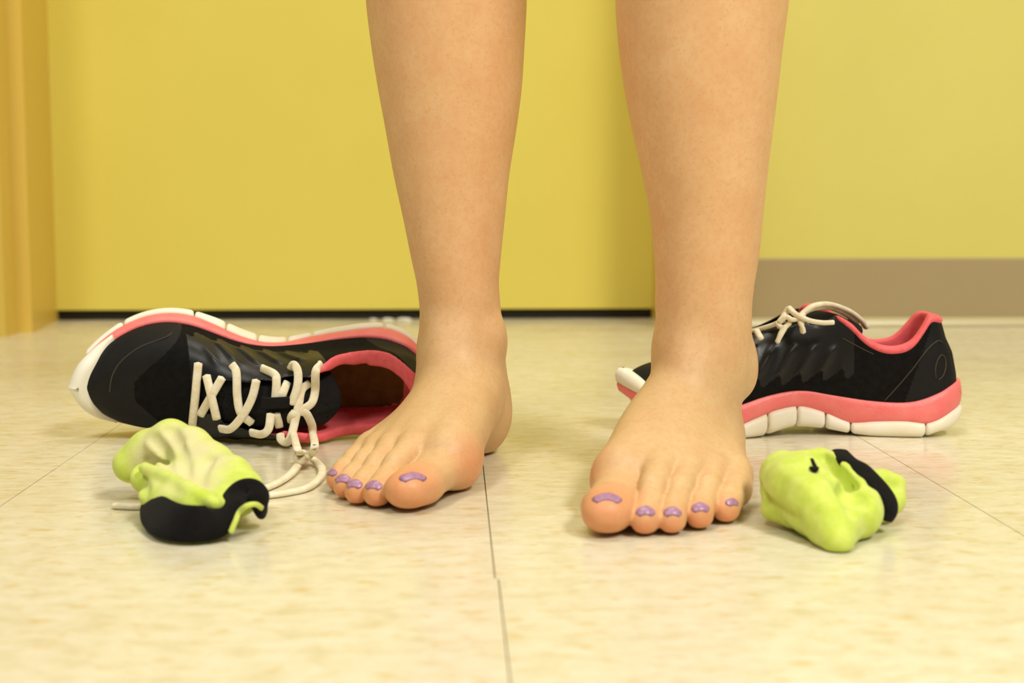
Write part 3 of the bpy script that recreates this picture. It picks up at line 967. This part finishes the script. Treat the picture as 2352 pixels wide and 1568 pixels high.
def build_shoe(label, matrix, mirror, shear=0.0, spread=0.0):
    g = shoe_geo()
    root = empty('running_shoe')
    root.matrix_world = matrix
    tag(root, label, 'shoe')
    sg = -1 if mirror else 1
    def fin(v):
        v = np.array(v, float).copy()
        v[:, 0] -= shear * np.maximum(v[:, 2] - 0.035, 0)
        v[:, 1] *= sg * (1 + spread * (v[:, 1] > 0) * sstep(v[:, 2], 0.045, 0.085) * (1 - sstep(v[:, 0], 0.08, 0.14)))
        if mirror:          # the soft side is pressed flat where the shoe lies on it
            A_ = np.array(matrix)
            z = v @ A_[2, :3] + A_[2, 3]
            c = 0.0006
            zn = 0.5 * (z + c + np.sqrt((z - c) ** 2 + 0.005 ** 2)) - 0.0012
            zn = np.where(z > 0.03, z, zn * (1 - sstep(z, 0.012, 0.03)) + z * sstep(z, 0.012, 0.03))
            v = v + (np.maximum(zn, 0.0005) - z)[:, None] * A_[2, :3]
        return v
    def add(name, v, f, mt, par=root, smooth=True):
        o = mesh_obj(name, fin(v), f, mt, par, smooth)
        return fix_normals(o)
    v, f = g['upper']
    # pressed ridges, pushed out from the middle of the shoe
    out = np.stack([np.zeros(len(v)), np.sign(v[:, 1] - 0.002) * 0.8, np.full(len(v), 0.6)], 1)
    v = v + out * ribs(v)[:, None]
    fc = v[f].mean(1)
    film = is_film(fc)
    for name, sel, mt in (('upper', film == 0, M['upper']), ('toe_overlay', film == 1, M['film']), ('heel_overlay', film == 3, M['film']), ('eyestay', film == 2, M['gloss'])):
        ff = f[sel]
        ids, inv = np.unique(ff, return_inverse=True)
        add(name, v[ids], inv.reshape(-1, 4), mt)
    lin = add('lining', *g['lining'], M['pinkfab'])
    add('tongue', *g['tongue'], M['tongue'])
    add('insole', *g['insole'], M['insole'])
    us = SL * (1 - np.cos(np.linspace(0, math.pi, 70))) / 2
    add('midsole', *loft(us, foam_rings, True), M['foam'])
    for a, b in PODS:
        add('outsole_pod', *pod_geo(a, b), M['white'])
    add('toe_bumper', *bumper_geo(), M['white'])
    return root

def frame_matrix(origin, fwd, up):
    f_ = Vector(fwd).normalized(); w_ = Vector(up)
    w_ = (w_ - f_ * w_.dot(f_)).normalized()
    s_ = w_.cross(f_)
    Mx = Matrix.Identity(4)
    for i in range(3):
        Mx[i][0], Mx[i][1], Mx[i][2], Mx[i][3] = f_[i], s_[i], w_[i], origin[i]
    return Mx

a_ = math.radians(4.0)
shoeR = build_shoe('black running shoe with coral sole edge standing upright behind the foot at right',
                   frame_matrix((0.4155, 1.146, 0.0), (-math.cos(a_), math.sin(a_), 0), (0, 0, 1)) @ Matrix.Scale(0.985, 4), False)
roll, yaw_, pit = math.radians(14.5), math.radians(6), math.radians(0.5)
fw_ = Vector((-math.cos(yaw_), -math.sin(yaw_), math.sin(pit)))
up_ = Vector((math.sin(yaw_) * math.cos(roll), -math.cos(yaw_) * math.cos(roll), -math.sin(roll)))
shoeL = build_shoe('black running shoe with cream laces lying on its side, coral collar opening facing out',
                   frame_matrix((-0.024, 1.195, 0.054), fw_, up_), True, 0.18, 0.22)

# sock key points, metres
SOCK_A = {'spine': [((-0.2058, 0.9, 0.0238), 0.012), ((-0.1938, 0.9, 0.0326), 0.0125), ((-0.1793, 0.893, 0.0399), 0.0125), ((-0.1643, 0.882, 0.0373), 0.012), ((-0.1487, 0.868, 0.0305), 0.011), ((-0.1341, 0.85, 0.0258), 0.0105), ((-0.1239, 0.835, 0.0224), 0.0095)], 'fill': [((-0.1882, 0.86, 0.0226), 0.0095), ((-0.1705, 0.85, 0.0224), 0.012), ((-0.1533, 0.84, 0.0185), 0.011), ((-0.1392, 0.832, 0.0143), 0.009)], 'foot': [((-0.1803, 0.838, 0.0191), 0.0075), ((-0.1639, 0.822, 0.0167), 0.0085), ((-0.1496, 0.812, 0.0149), 0.0085), ((-0.1372, 0.812, 0.0135), 0.008), ((-0.1255, 0.826, 0.0168), 0.0085)], 'cuff': [(-0.1835, 0.858, 0.0155), (-0.1816, 0.836, 0.0133), (-0.1737, 0.8142, 0.0118), (-0.1603, 0.7928, 0.0115), (-0.1475, 0.7861, 0.0112), (-0.1367, 0.791, 0.0112), (-0.1309, 0.8004, 0.014), (-0.1283, 0.8098, 0.019), (-0.1238, 0.8171, 0.0225), (-0.1183, 0.817, 0.023), (-0.1139, 0.814, 0.02), (-0.1127, 0.8157, 0.014), (-0.1131, 0.822, 0.0095)], 'edge': [(-0.126, 0.7873, 0.006), (-0.1235, 0.7892, 0.012), (-0.1213, 0.7912, 0.017), (-0.1166, 0.7875, 0.021), (-0.1125, 0.793, 0.0205), (-0.1106, 0.802, 0.0165)], 'under': (-0.155, 0.85, 0.012)}
SOCK_B = {'main': [((0.195, 0.825, 0.0282), 0.015), ((0.2004, 0.81, 0.0239), 0.018), ((0.2055, 0.79, 0.0179), 0.017), ((0.2096, 0.77, 0.0094), 0.012), ((0.2091, 0.757, 0.0047), 0.0088)], 'lobe': [((0.2153, 0.775, 0.0111), 0.013), ((0.2268, 0.785, 0.0125), 0.0125), ((0.2373, 0.8, 0.0141), 0.012)], 'upper': [((0.2045, 0.845, 0.0305), 0.0085), ((0.2219, 0.845, 0.032), 0.0085), ((0.2286, 0.83, 0.0274), 0.0085), ((0.2338, 0.82, 0.0225), 0.0085)], 'rim': [((0.2255, 0.838, 0.0365), 0.0042), ((0.2286, 0.818, 0.0324), 0.004), ((0.2328, 0.803, 0.0268), 0.004), ((0.2359, 0.792, 0.0204), 0.004), ((0.2373, 0.786, 0.0134), 0.0045)], 'flap': [((0.2471, 0.83, 0.0233), 0.0075), ((0.257, 0.832, 0.0233), 0.0065), ((0.2633, 0.83, 0.0213), 0.006), ((0.2604, 0.825, 0.0123), 0.0075), ((0.2537, 0.82, 0.0082), 0.008)], 'back': [((0.21200000000000002, 0.832, 0.017), 0.015), ((0.24400000000000002, 0.828, 0.016), 0.015)], 'low': [((0.1868, 0.825, 0.0196), 0.0065), ((0.1858, 0.815, 0.0105), 0.006), ((0.1935, 0.8, 0.0076), 0.005)], 'hole': None, 'band': [(0.2323, 0.841, 0.0389), (0.2335, 0.823, 0.0359), (0.2391, 0.812, 0.0312), (0.244, 0.802, 0.0255), (0.2477, 0.795, 0.0197), (0.2484, 0.792, 0.0143), (0.246, 0.791, 0.0092)], 'under': (0.2152, 0.822, 0.012)}
SOCK_A_LIP = [(-0.1864, 0.8496, 0.0308), (-0.1713, 0.8334, 0.0291), (-0.1553, 0.8156, 0.0258), (-0.137, 0.8022, 0.0189)]
SOCK_B_HOLE = (0.2235, 0.7789, 0.0259)
SOCK_A_FOLDS = [(0.009, 0.0034, [(-0.1773, 0.8807, 0.0486), (-0.1705, 0.8701, 0.0425), (-0.1654, 0.8565, 0.0373), (-0.1587, 0.8362, 0.0306), (-0.1562, 0.8277, 0.027)]), (0.0085, 0.0034, [(-0.186, 0.8806, 0.0421), (-0.1798, 0.876, 0.0352), (-0.1697, 0.8406, 0.0324), (-0.1666, 0.8347, 0.0283)]), (0.0085, 0.0036, [(-0.1482, 0.8475, 0.0362), (-0.1505, 0.8361, 0.0324), (-0.1518, 0.8283, 0.0269)]), (0.003, 0.003, [(-0.1923, 0.886, 0.028), (-0.1802, 0.8438, 0.0311), (-0.1766, 0.8389, 0.0302)]), (-0.004, 0.0038, [(-0.1864, 0.8511, 0.0303), (-0.1713, 0.8349, 0.0286), (-0.1553, 0.8171, 0.0253), (-0.137, 0.8037, 0.0184)]), (0.006, 0.0036, [(-0.1901, 0.8538, 0.03), (-0.1878, 0.8472, 0.0247), (-0.1824, 0.8292, 0.0218)]), (-0.002, 0.003, [(-0.1658, 0.8675, 0.0421), (-0.1616, 0.8498, 0.0359), (-0.1555, 0.8327, 0.0294)]), (-0.002, 0.003, [(-0.1916, 0.8842, 0.0393), (-0.1821, 0.8787, 0.0326), (-0.1723, 0.8408, 0.0324)]), (0.006, 0.006, [(-0.1814, 0.8498, 0.0326), (-0.1665, 0.8366, 0.0292), (-0.153, 0.8253, 0.0257)]), (0.003, 0.003, [(-0.1351, 0.808, 0.022), (-0.1331, 0.8158, 0.0241), (-0.1308, 0.8207, 0.0265)])]
SOCK_B_FOLDS = [(0.012, 0.003, [(0.2199, 0.8345, 0.0361), (0.2237, 0.821, 0.0324), (0.2272, 0.8086, 0.028), (0.2289, 0.7999, 0.0247)]), (0.016, 0.0045, [(0.2189, 0.7805, 0.0283), (0.2219, 0.7779, 0.0258), (0.2268, 0.7784, 0.0252)]), (0.0075, 0.0032, [(0.2154, 0.7817, 0.0316), (0.2184, 0.7787, 0.0277), (0.2183, 0.7689, 0.0236), (0.2182, 0.764, 0.0205)]), (0.0065, 0.003, [(0.1805, 0.8217, 0.0195), (0.1855, 0.7955, 0.0148), (0.1913, 0.7778, 0.0127)]), (0.002, 0.005, [(0.2146, 0.7832, 0.033), (0.2105, 0.7868, 0.0361), (0.2046, 0.7933, 0.0386)]), (0.002, 0.003, [(0.2541, 0.8226, 0.026), (0.2593, 0.822, 0.0209), (0.2585, 0.8175, 0.0166)]), (-0.0012, 0.005, [(0.1872, 0.8048, 0.0378), (0.1947, 0.783, 0.032), (0.2032, 0.7674, 0.0228)])]
SOCK_A_WORN = [(-0.1885, 0.8817, 0.037), (-0.178, 0.8769, 0.0432), (-0.1673, 0.8701, 0.0443), (-0.1575, 0.8592, 0.0395), (-0.147, 0.8434, 0.0357), (-0.1749, 0.8477, 0.0351), (-0.1656, 0.8461, 0.0353), (-0.1563, 0.8371, 0.0317), (-0.1654, 0.838, 0.0303), (-0.151, 0.8283, 0.0269), (-0.1566, 0.8243, 0.0264), (-0.1905, 0.8843, 0.031)]
SOCK_B_MARK = [[(0.2055, 0.8031, 0.0421), (0.2056, 0.7996, 0.0407), (0.2058, 0.7961, 0.0394), (0.2053, 0.7913, 0.038)], [(0.2028, 0.7942, 0.039), (0.2036, 0.7911, 0.0381), (0.2051, 0.7912, 0.038), (0.2068, 0.795, 0.0388)]]

# ---------------------------------------------------------------- socks
def terry(name, c1, c2, pale=None):
    m = mat(name, c1, 0.95, 0.1)
    n = NT(m)
    v = n.coords('World')
    c = n.ramp(n.noise(v, 110, 4, 0.6), [(0.35, c1), (0.65, c2)])
    if pale:
        at = n.new('ShaderNodeAttribute', attribute_name='worn')
        c = n.mix(at.outputs['Fac'], c, pale)
    n.color(c)
    n.b.inputs['Sheen Weight'].default_value = 0.25 if pale else 0.05
    n.bump(n.noise(v, 1300, 3, 0.7), 0.6, 0.0008)
    return m
M['lime'] = terry('lime_terry', srgb(202, 222, 80), srgb(220, 233, 112), srgb(230, 221, 168))
M['sockblack'] = terry('black_rib_knit', (0.005, 0.0045, 0.004), (0.008, 0.007, 0.0065))

def lumps(p, amp, seed):
    """gentle uneven folds"""
    r = np.random.RandomState(seed)
    d = np.zeros(len(p))
    for _ in range(10):
        k = r.normal(size=3) * 150
        d += np.sin(p @ k + r.uniform(0, 6.28))
    return d / 10 * amp

def folds(p, curves):
    """valleys (+) and ridges (-) pressed into the cloth along curves: (depth, width, points)"""
    d = np.zeros(len(p), f32)
    for amp, sig, pts in curves:
        q = sd_chain(p, [(x, 0.0) for x in pts], 0.0005)
        d = d + amp * np.exp(-(q / sig) ** 2)
    return d

def sock_hull_a(p):
    S = SOCK_A
    d = smin(sd_chain(p, S['spine']), sd_chain(p, S['fill']), 0.022)
    d = smin(d, sd_ell(p, S['under'], (0.030, 0.036, 0.0125)), 0.008)
    return smin(d, sd_chain(p, S['foot']), 0.010)

def sock_field_a(p):
    d = sock_hull_a(p) + folds(p, SOCK_A_FOLDS) + lumps(p, 0.0007, 3)
    if SOCK_A_LIP:
        d = smin(d, sd_chain(p, [(q, 0.0038) for q in SOCK_A_LIP], 0.002), 0.003)
    return smax(d, 0.0004 - p[:, 2], 0.002).astype(f32)

def sock_hull_b(p):
    S = SOCK_B
    d = sd_chain(p, S['main'], 0.008)
    d = smin(d, sd_chain(p, S['lobe'], 0.006), 0.006)
    d = smin(d, sd_chain(p, S['upper'], 0.004), 0.006)
    d = smin(d, sd_chain(p, S['back'], 0.004), 0.006)
    d = smin(d, sd_ell(p, S['under'], (0.022, 0.032, 0.0125)), 0.006)
    d = smin(d, sd_chain(p, S['rim'], 0.003), 0.0015)
    d = smin(d, sd_chain(p, S['flap'], 0.003), 0.003)
    return smin(d, sd_chain(p, S['low'], 0.003), 0.0015)

def sock_field_b(p):
    d = sock_hull_b(p) + folds(p, SOCK_B_FOLDS) + lumps(p, 0.0008, 8)
    if SOCK_B_HOLE:
        d = smax(d, -sd_ell(p, SOCK_B_HOLE, (0.0100, 0.016, 0.0075)), 0.003)
    return smax(d, 0.0004 - p[:, 2], 0.002).astype(f32)

def strap(path, hw, ht, nrm, n=8):
    pp = spline(path, n)
    NN = spline(nrm, n) if np.ndim(nrm) > 1 else nrm
    hw = np.interp(np.linspace(0, 1, len(pp)), np.linspace(0, 1, len(np.atleast_1d(hw))), np.atleast_1d(hw))
    return tube_geo(pp, hw, ht, NN, seg=16)

def build_sock_a():
    S = SOCK_A
    base = np.array((-0.160, 0.860, 0))
    lo, hi = (-0.29, 0.76, -0.002), (-0.09, 0.96, 0.062)
    v, f = iso_mesh(sock_field_a, *[axis(lo[i], hi[i], 0.0014) for i in range(3)], margin=1.5)
    root = empty('sock', base)
    tag(root, 'lime sock with pale worn heel and black cuff, crumpled in front of the fallen shoe', 'sock')
    o = mesh_obj('sock_body', v - base, f, M['lime'], root)
    w = np.zeros(len(v))
    for q in SOCK_A_WORN:
        w = np.maximum(w, np.clip(1.5 - np.linalg.norm(v - np.array(q), axis=1) / 0.013, 0, 1))
    lip = [np.array(q) for q in SOCK_A_FOLDS[4][2]]
    dl = np.sqrt(np.min([((v - (a_ + (b_ - a_) * t_)) ** 2).sum(1) for a_, b_ in zip(lip[:-1], lip[1:]) for t_ in np.linspace(0, 1, 6)], axis=0))
    w = w * np.clip((dl - 0.004) / 0.004, 0, 1) * (v[:, 2] > 0.014)
    at = o.data.attributes.new('worn', 'FLOAT', 'POINT')
    at.data.foreach_set('value', (w * 0.9).astype(f32))
    P = np.array(S['cuff'])
    nr = np.array([(-1, -0.3, 0.5), (-0.9, -0.6, 0.5), (-0.5, -1, 0.5), (-0.15, -1, 0.6), (0, -1, 0.6), (0.1, -1, 0.6), (-0.3, -1, 0.6), (-0.5, -1, 0.7), (-0.1, -1, 0.8), (0.3, -1, 0.7), (0.7, -0.8, 0.4), (0.9, -0.6, 0.1), (1, -0.4, 0.0)])
    hw = [0.0070, 0.0090, 0.0108, 0.0112, 0.0110, 0.0108, 0.0100, 0.0085, 0.0080, 0.0080, 0.0075, 0.0060, 0.0045]
    fix_normals(mesh_obj('cuff', *(lambda g: (g[0] - base, g[1]))(strap(P, hw, 0.0030, nr)), M['sockblack'], root))
    g = tube_geo(spline(S['edge'], 6), 0.0016, 0.0012, (0, -1, 0.4), seg=8)
    fix_normals(mesh_obj('cuff_lining', g[0] - base, g[1], M['lime'], root))
    return root

def build_sock_b():
    S = SOCK_B
    m0 = np.array(S['main'][1][0]); base = np.array((m0[0], m0[1], 0))
    lo, hi = (0.14, 0.72, -0.002), (0.31, 0.93, 0.056)
    v, f = iso_mesh(sock_field_b, *[axis(lo[i], hi[i], 0.0014) for i in range(3)], margin=1.5)
    root = empty('sock', base)
    tag(root, 'lime sock with a narrow black cuff, bunched up beside the little toe at right', 'sock')
    mesh_obj('sock_body', v - base, f, M['lime'], root)
    P = np.array(S['band'])
    nr = np.array([(0.1, -0.8, 0.8), (0.25, -0.8, 0.7), (0.35, -0.8, 0.6), (0.4, -0.8, 0.45), (0.5, -0.8, 0.3), (0.55, -0.8, 0.1), (0.5, -0.8, -0.2)])
    fix_normals(mesh_obj('cuff', *(lambda g: (g[0] - base, g[1]))(strap(P, [0.0055, 0.0076, 0.0080, 0.0078, 0.0072, 0.0066, 0.0055], 0.0024, nr)), M['sockblack'], root))
    gs = [tube_geo(spline(q, 4), 0.0012, 0.0007, (0, -0.8, 0.6), seg=8) for q in SOCK_B_MARK]
    V, Fq = join_geo(gs)
    fix_normals(mesh_obj('logo', V - base, Fq, M['sockblack'], root))
    return root
sockA = build_sock_a()
sockB = build_sock_b()

# lace paths, metres
LACE_L = [[(0.1832, -0.0288, 0.0737), (0.1858, -0.0047, 0.0775), (0.1893, 0.0229, 0.0738)], [(0.177, -0.0207, 0.0789), (0.1731, -0.0054, 0.0858), (0.1697, 0.0131, 0.0853)], [(0.1649, -0.0207, 0.0837), (0.1735, -0.0058, 0.085), (0.1826, 0.0124, 0.0788)], [(0.1574, -0.0293, 0.0783), (0.154, -0.0248, 0.0843), (0.1535, -0.0083, 0.0891), (0.151, 0.0053, 0.0923), (0.1426, 0.0139, 0.0928)], [(0.1387, -0.0218, 0.0924), (0.1421, -0.0086, 0.0954), (0.1492, 0.0053, 0.0964), (0.1588, 0.0176, 0.0938), (0.1675, 0.0208, 0.0862)], [(0.1349, -0.0276, 0.0819), (0.1252, -0.0259, 0.0905), (0.1235, -0.0213, 0.0952), (0.1249, -0.0043, 0.1003)], [(0.1154, -0.0188, 0.09), (0.1186, -0.0135, 0.0983), (0.1213, -0.0046, 0.0994)], [(0.128, 0.0025, 0.1011), (0.1297, 0.013, 0.1053), (0.1351, 0.0185, 0.1034), (0.1436, 0.0202, 0.0959)], [(0.124, 0.0028, 0.1006), (0.1216, 0.015, 0.0978)], [(0.1126, -0.0288, 0.0863), (0.1103, -0.0333, 0.0898), (0.1073, -0.0292, 0.0948), (0.1077, -0.019, 0.0989), (0.1121, -0.0056, 0.1019)], [(0.0898, -0.0335, 0.0897), (0.0938, -0.031, 0.0996), (0.0942, -0.0146, 0.0955), (0.0969, -0.0057, 0.1001), (0.1045, -0.0004, 0.1027), (0.1009, 0.0022, 0.1028), (0.097, 0.013, 0.0983), (0.0963, 0.0213, 0.0945)], [(0.0984, -0.0192, 0.0926), (0.1044, -0.0151, 0.0964), (0.1068, -0.0053, 0.1014), (0.1095, 0.0065, 0.1044), (0.1122, 0.0167, 0.1084), (0.1156, 0.0231, 0.1086), (0.1202, 0.0223, 0.106), (0.1209, 0.0187, 0.1027)], [(0.1095, 0.0002, 0.1037), (0.1125, 0.0055, 0.1024), (0.1118, 0.0242, 0.0824)]]
LACE_L_FLOOR = [[(0.1125, 0.0055, 0.1024), (0.1118, 0.0242, 0.0824), (0.1076, -0.0096, 0.1925), (0.1055, -0.0007, 0.1821)], [(0.097, 0.013, 0.0983), (0.0963, 0.0213, 0.0945), (0.0954, -0.0137, 0.1963), (0.0975, -0.0015, 0.1849), (0.1018, 0.0002, 0.1884)], [(0.1018, -0.0021, 0.1934), (0.1055, 0.0009, 0.1919), (0.108, 0.0018, 0.1825), (0.1058, 0.0023, 0.1727), (0.1024, 0.0027, 0.1749), (0.1049, 0.0017, 0.1887), (0.1073, 0.0034, 0.1922), (0.112, -0.0019, 0.2175), (0.1207, -0.0091, 0.2462), (0.1313, -0.0143, 0.2669)], [(0.1055, 0.0028, 0.1745), (0.1015, 0.0012, 0.1767), (0.0987, 0.0046, 0.1754), (0.0938, 0.0065, 0.1819), (0.0906, 0.0019, 0.2019), (0.0916, -0.0047, 0.2284), (0.1003, -0.0136, 0.263), (0.1151, -0.0175, 0.2785), (0.1301, -0.0192, 0.2856)], [(0.2033, -0.0237, 0.3056), (0.2093, -0.023, 0.3039), (0.2198, -0.0219, 0.3)]]
LACE_R = [[(0.1531, 0.0392, 0.0912), (0.1568, 0.0415, 0.085), (0.1595, 0.0417, 0.0787)], [(0.1412, 0.0363, 0.0987), (0.14, 0.0403, 0.0931), (0.1385, 0.0402, 0.0864)], [(0.1495, 0.0328, 0.1062), (0.1441, 0.0386, 0.101), (0.1337, 0.0419, 0.0964), (0.1235, 0.0432, 0.0948), (0.1148, 0.0416, 0.095)], [(0.1395, 0.0301, 0.0996), (0.1289, 0.0253, 0.1067), (0.1137, 0.0141, 0.1077), (0.0951, 0.0005, 0.1013), (0.0829, -0.0085, 0.0932), (0.0761, -0.014, 0.0858)], [(0.1405, 0.0241, 0.0977), (0.1291, 0.0192, 0.1038), (0.1124, 0.0079, 0.1043), (0.0968, -0.0034, 0.0984), (0.0845, -0.0124, 0.0896)], [(0.1571, 0.0354, 0.0944), (0.1518, 0.0371, 0.0988), (0.1465, 0.0387, 0.0968), (0.1373, 0.034, 0.1007)], [(0.1485, 0.0287, 0.1052), (0.1533, 0.0331, 0.0991), (0.1578, 0.0355, 0.0929), (0.1538, 0.0372, 0.0903), (0.1486, 0.0368, 0.0945)], [(0.1746, 0.0285, 0.0873), (0.1715, 0.0344, 0.0807)], [(0.1771, 0.0083, 0.0839), (0.1616, 0.0194, 0.0901), (0.1523, 0.0269, 0.0954)]]
SEAM_L = [[(0.1996, -0.0446, 0.026), (0.2068, -0.0421, 0.0465), (0.218, -0.0382, 0.0498), (0.229, -0.0338, 0.0503), (0.2381, -0.0277, 0.0516), (0.2452, -0.0211, 0.0531), (0.2499, -0.0135, 0.0551), (0.2521, -0.0061, 0.0567), (0.253, 0.001, 0.0575)]]
SEAM_GLINT_R = [[(0.0698, 0.032, 0.0301), (0.0637, 0.0324, 0.0373), (0.0552, 0.0325, 0.0474), (0.0466, 0.0321, 0.0581), (0.0389, 0.0309, 0.0687), (0.032, 0.0281, 0.0756), (0.0256, 0.0239, 0.0787), (0.0218, 0.0216, 0.0771)], [(0.1039, 0.0271, 0.0806), (0.0955, 0.0283, 0.0761), (0.0868, 0.0294, 0.0716), (0.0795, 0.0301, 0.0681)], [(0.0282, 0.0301, 0.0486), (0.029, 0.0298, 0.0557), (0.0272, 0.0286, 0.0628), (0.0235, 0.0264, 0.0672), (0.0201, 0.0246, 0.0645), (0.0194, 0.0253, 0.0574), (0.022, 0.0279, 0.0505), (0.0259, 0.0295, 0.0471)]]  # second row paints a small highlight line in grey; the last is an oval mark

# ---------------------------------------------------------------- laces (in the frame of their shoe)
def add_lace(shoe, strokes, floor_strokes, hw=0.0033, ht=0.0019):
    wi = shoe.matrix_world.inverted().to_3x3()
    upz = np.array(wi @ Vector((0, 0, 1)))
    parts = []
    for s in strokes:
        parts.append(tube_geo(spline(s, 8), hw, ht, (0, 0, 1), seg=12))
    for s in floor_strokes:
        parts.append(tube_geo(spline(s, 8), hw * 0.9, ht, upz, seg=12))
    V, Fq = join_geo(parts)
    return fix_normals(mesh_obj('lace', V, Fq, M['lace'], shoe))
add_lace(shoeL, LACE_L, LACE_L_FLOOR[:4])
add_lace(shoeL, [], LACE_L_FLOOR[4:]).name = 'lace_tip'
add_lace(shoeR, LACE_R, [], 0.0027, 0.0020)
g = strap([(0.1345, -0.0075, 0.1015), (0.1290, -0.0075, 0.1035), (0.1200, -0.0078, 0.1040), (0.1140, -0.0078, 0.1025)], 0.0047, 0.0012, (0, 0, 1))
fix_normals(mesh_obj('lace_keeper', *g, M['tongue'], shoeL))
M['seam_or_glint'] = mat('grey_stitch_and_glint', srgb(74, 66, 52), 0.7, 0.2)
for sh_, rows in ((shoeL, SEAM_L), (shoeR, SEAM_GLINT_R)):
    for r in rows:
        fix_normals(mesh_obj('seam_or_glint', *tube_geo(spline(r, 5), 0.0005, 0.0004, (0, 0, 1), seg=6), M['seam_or_glint'], sh_))
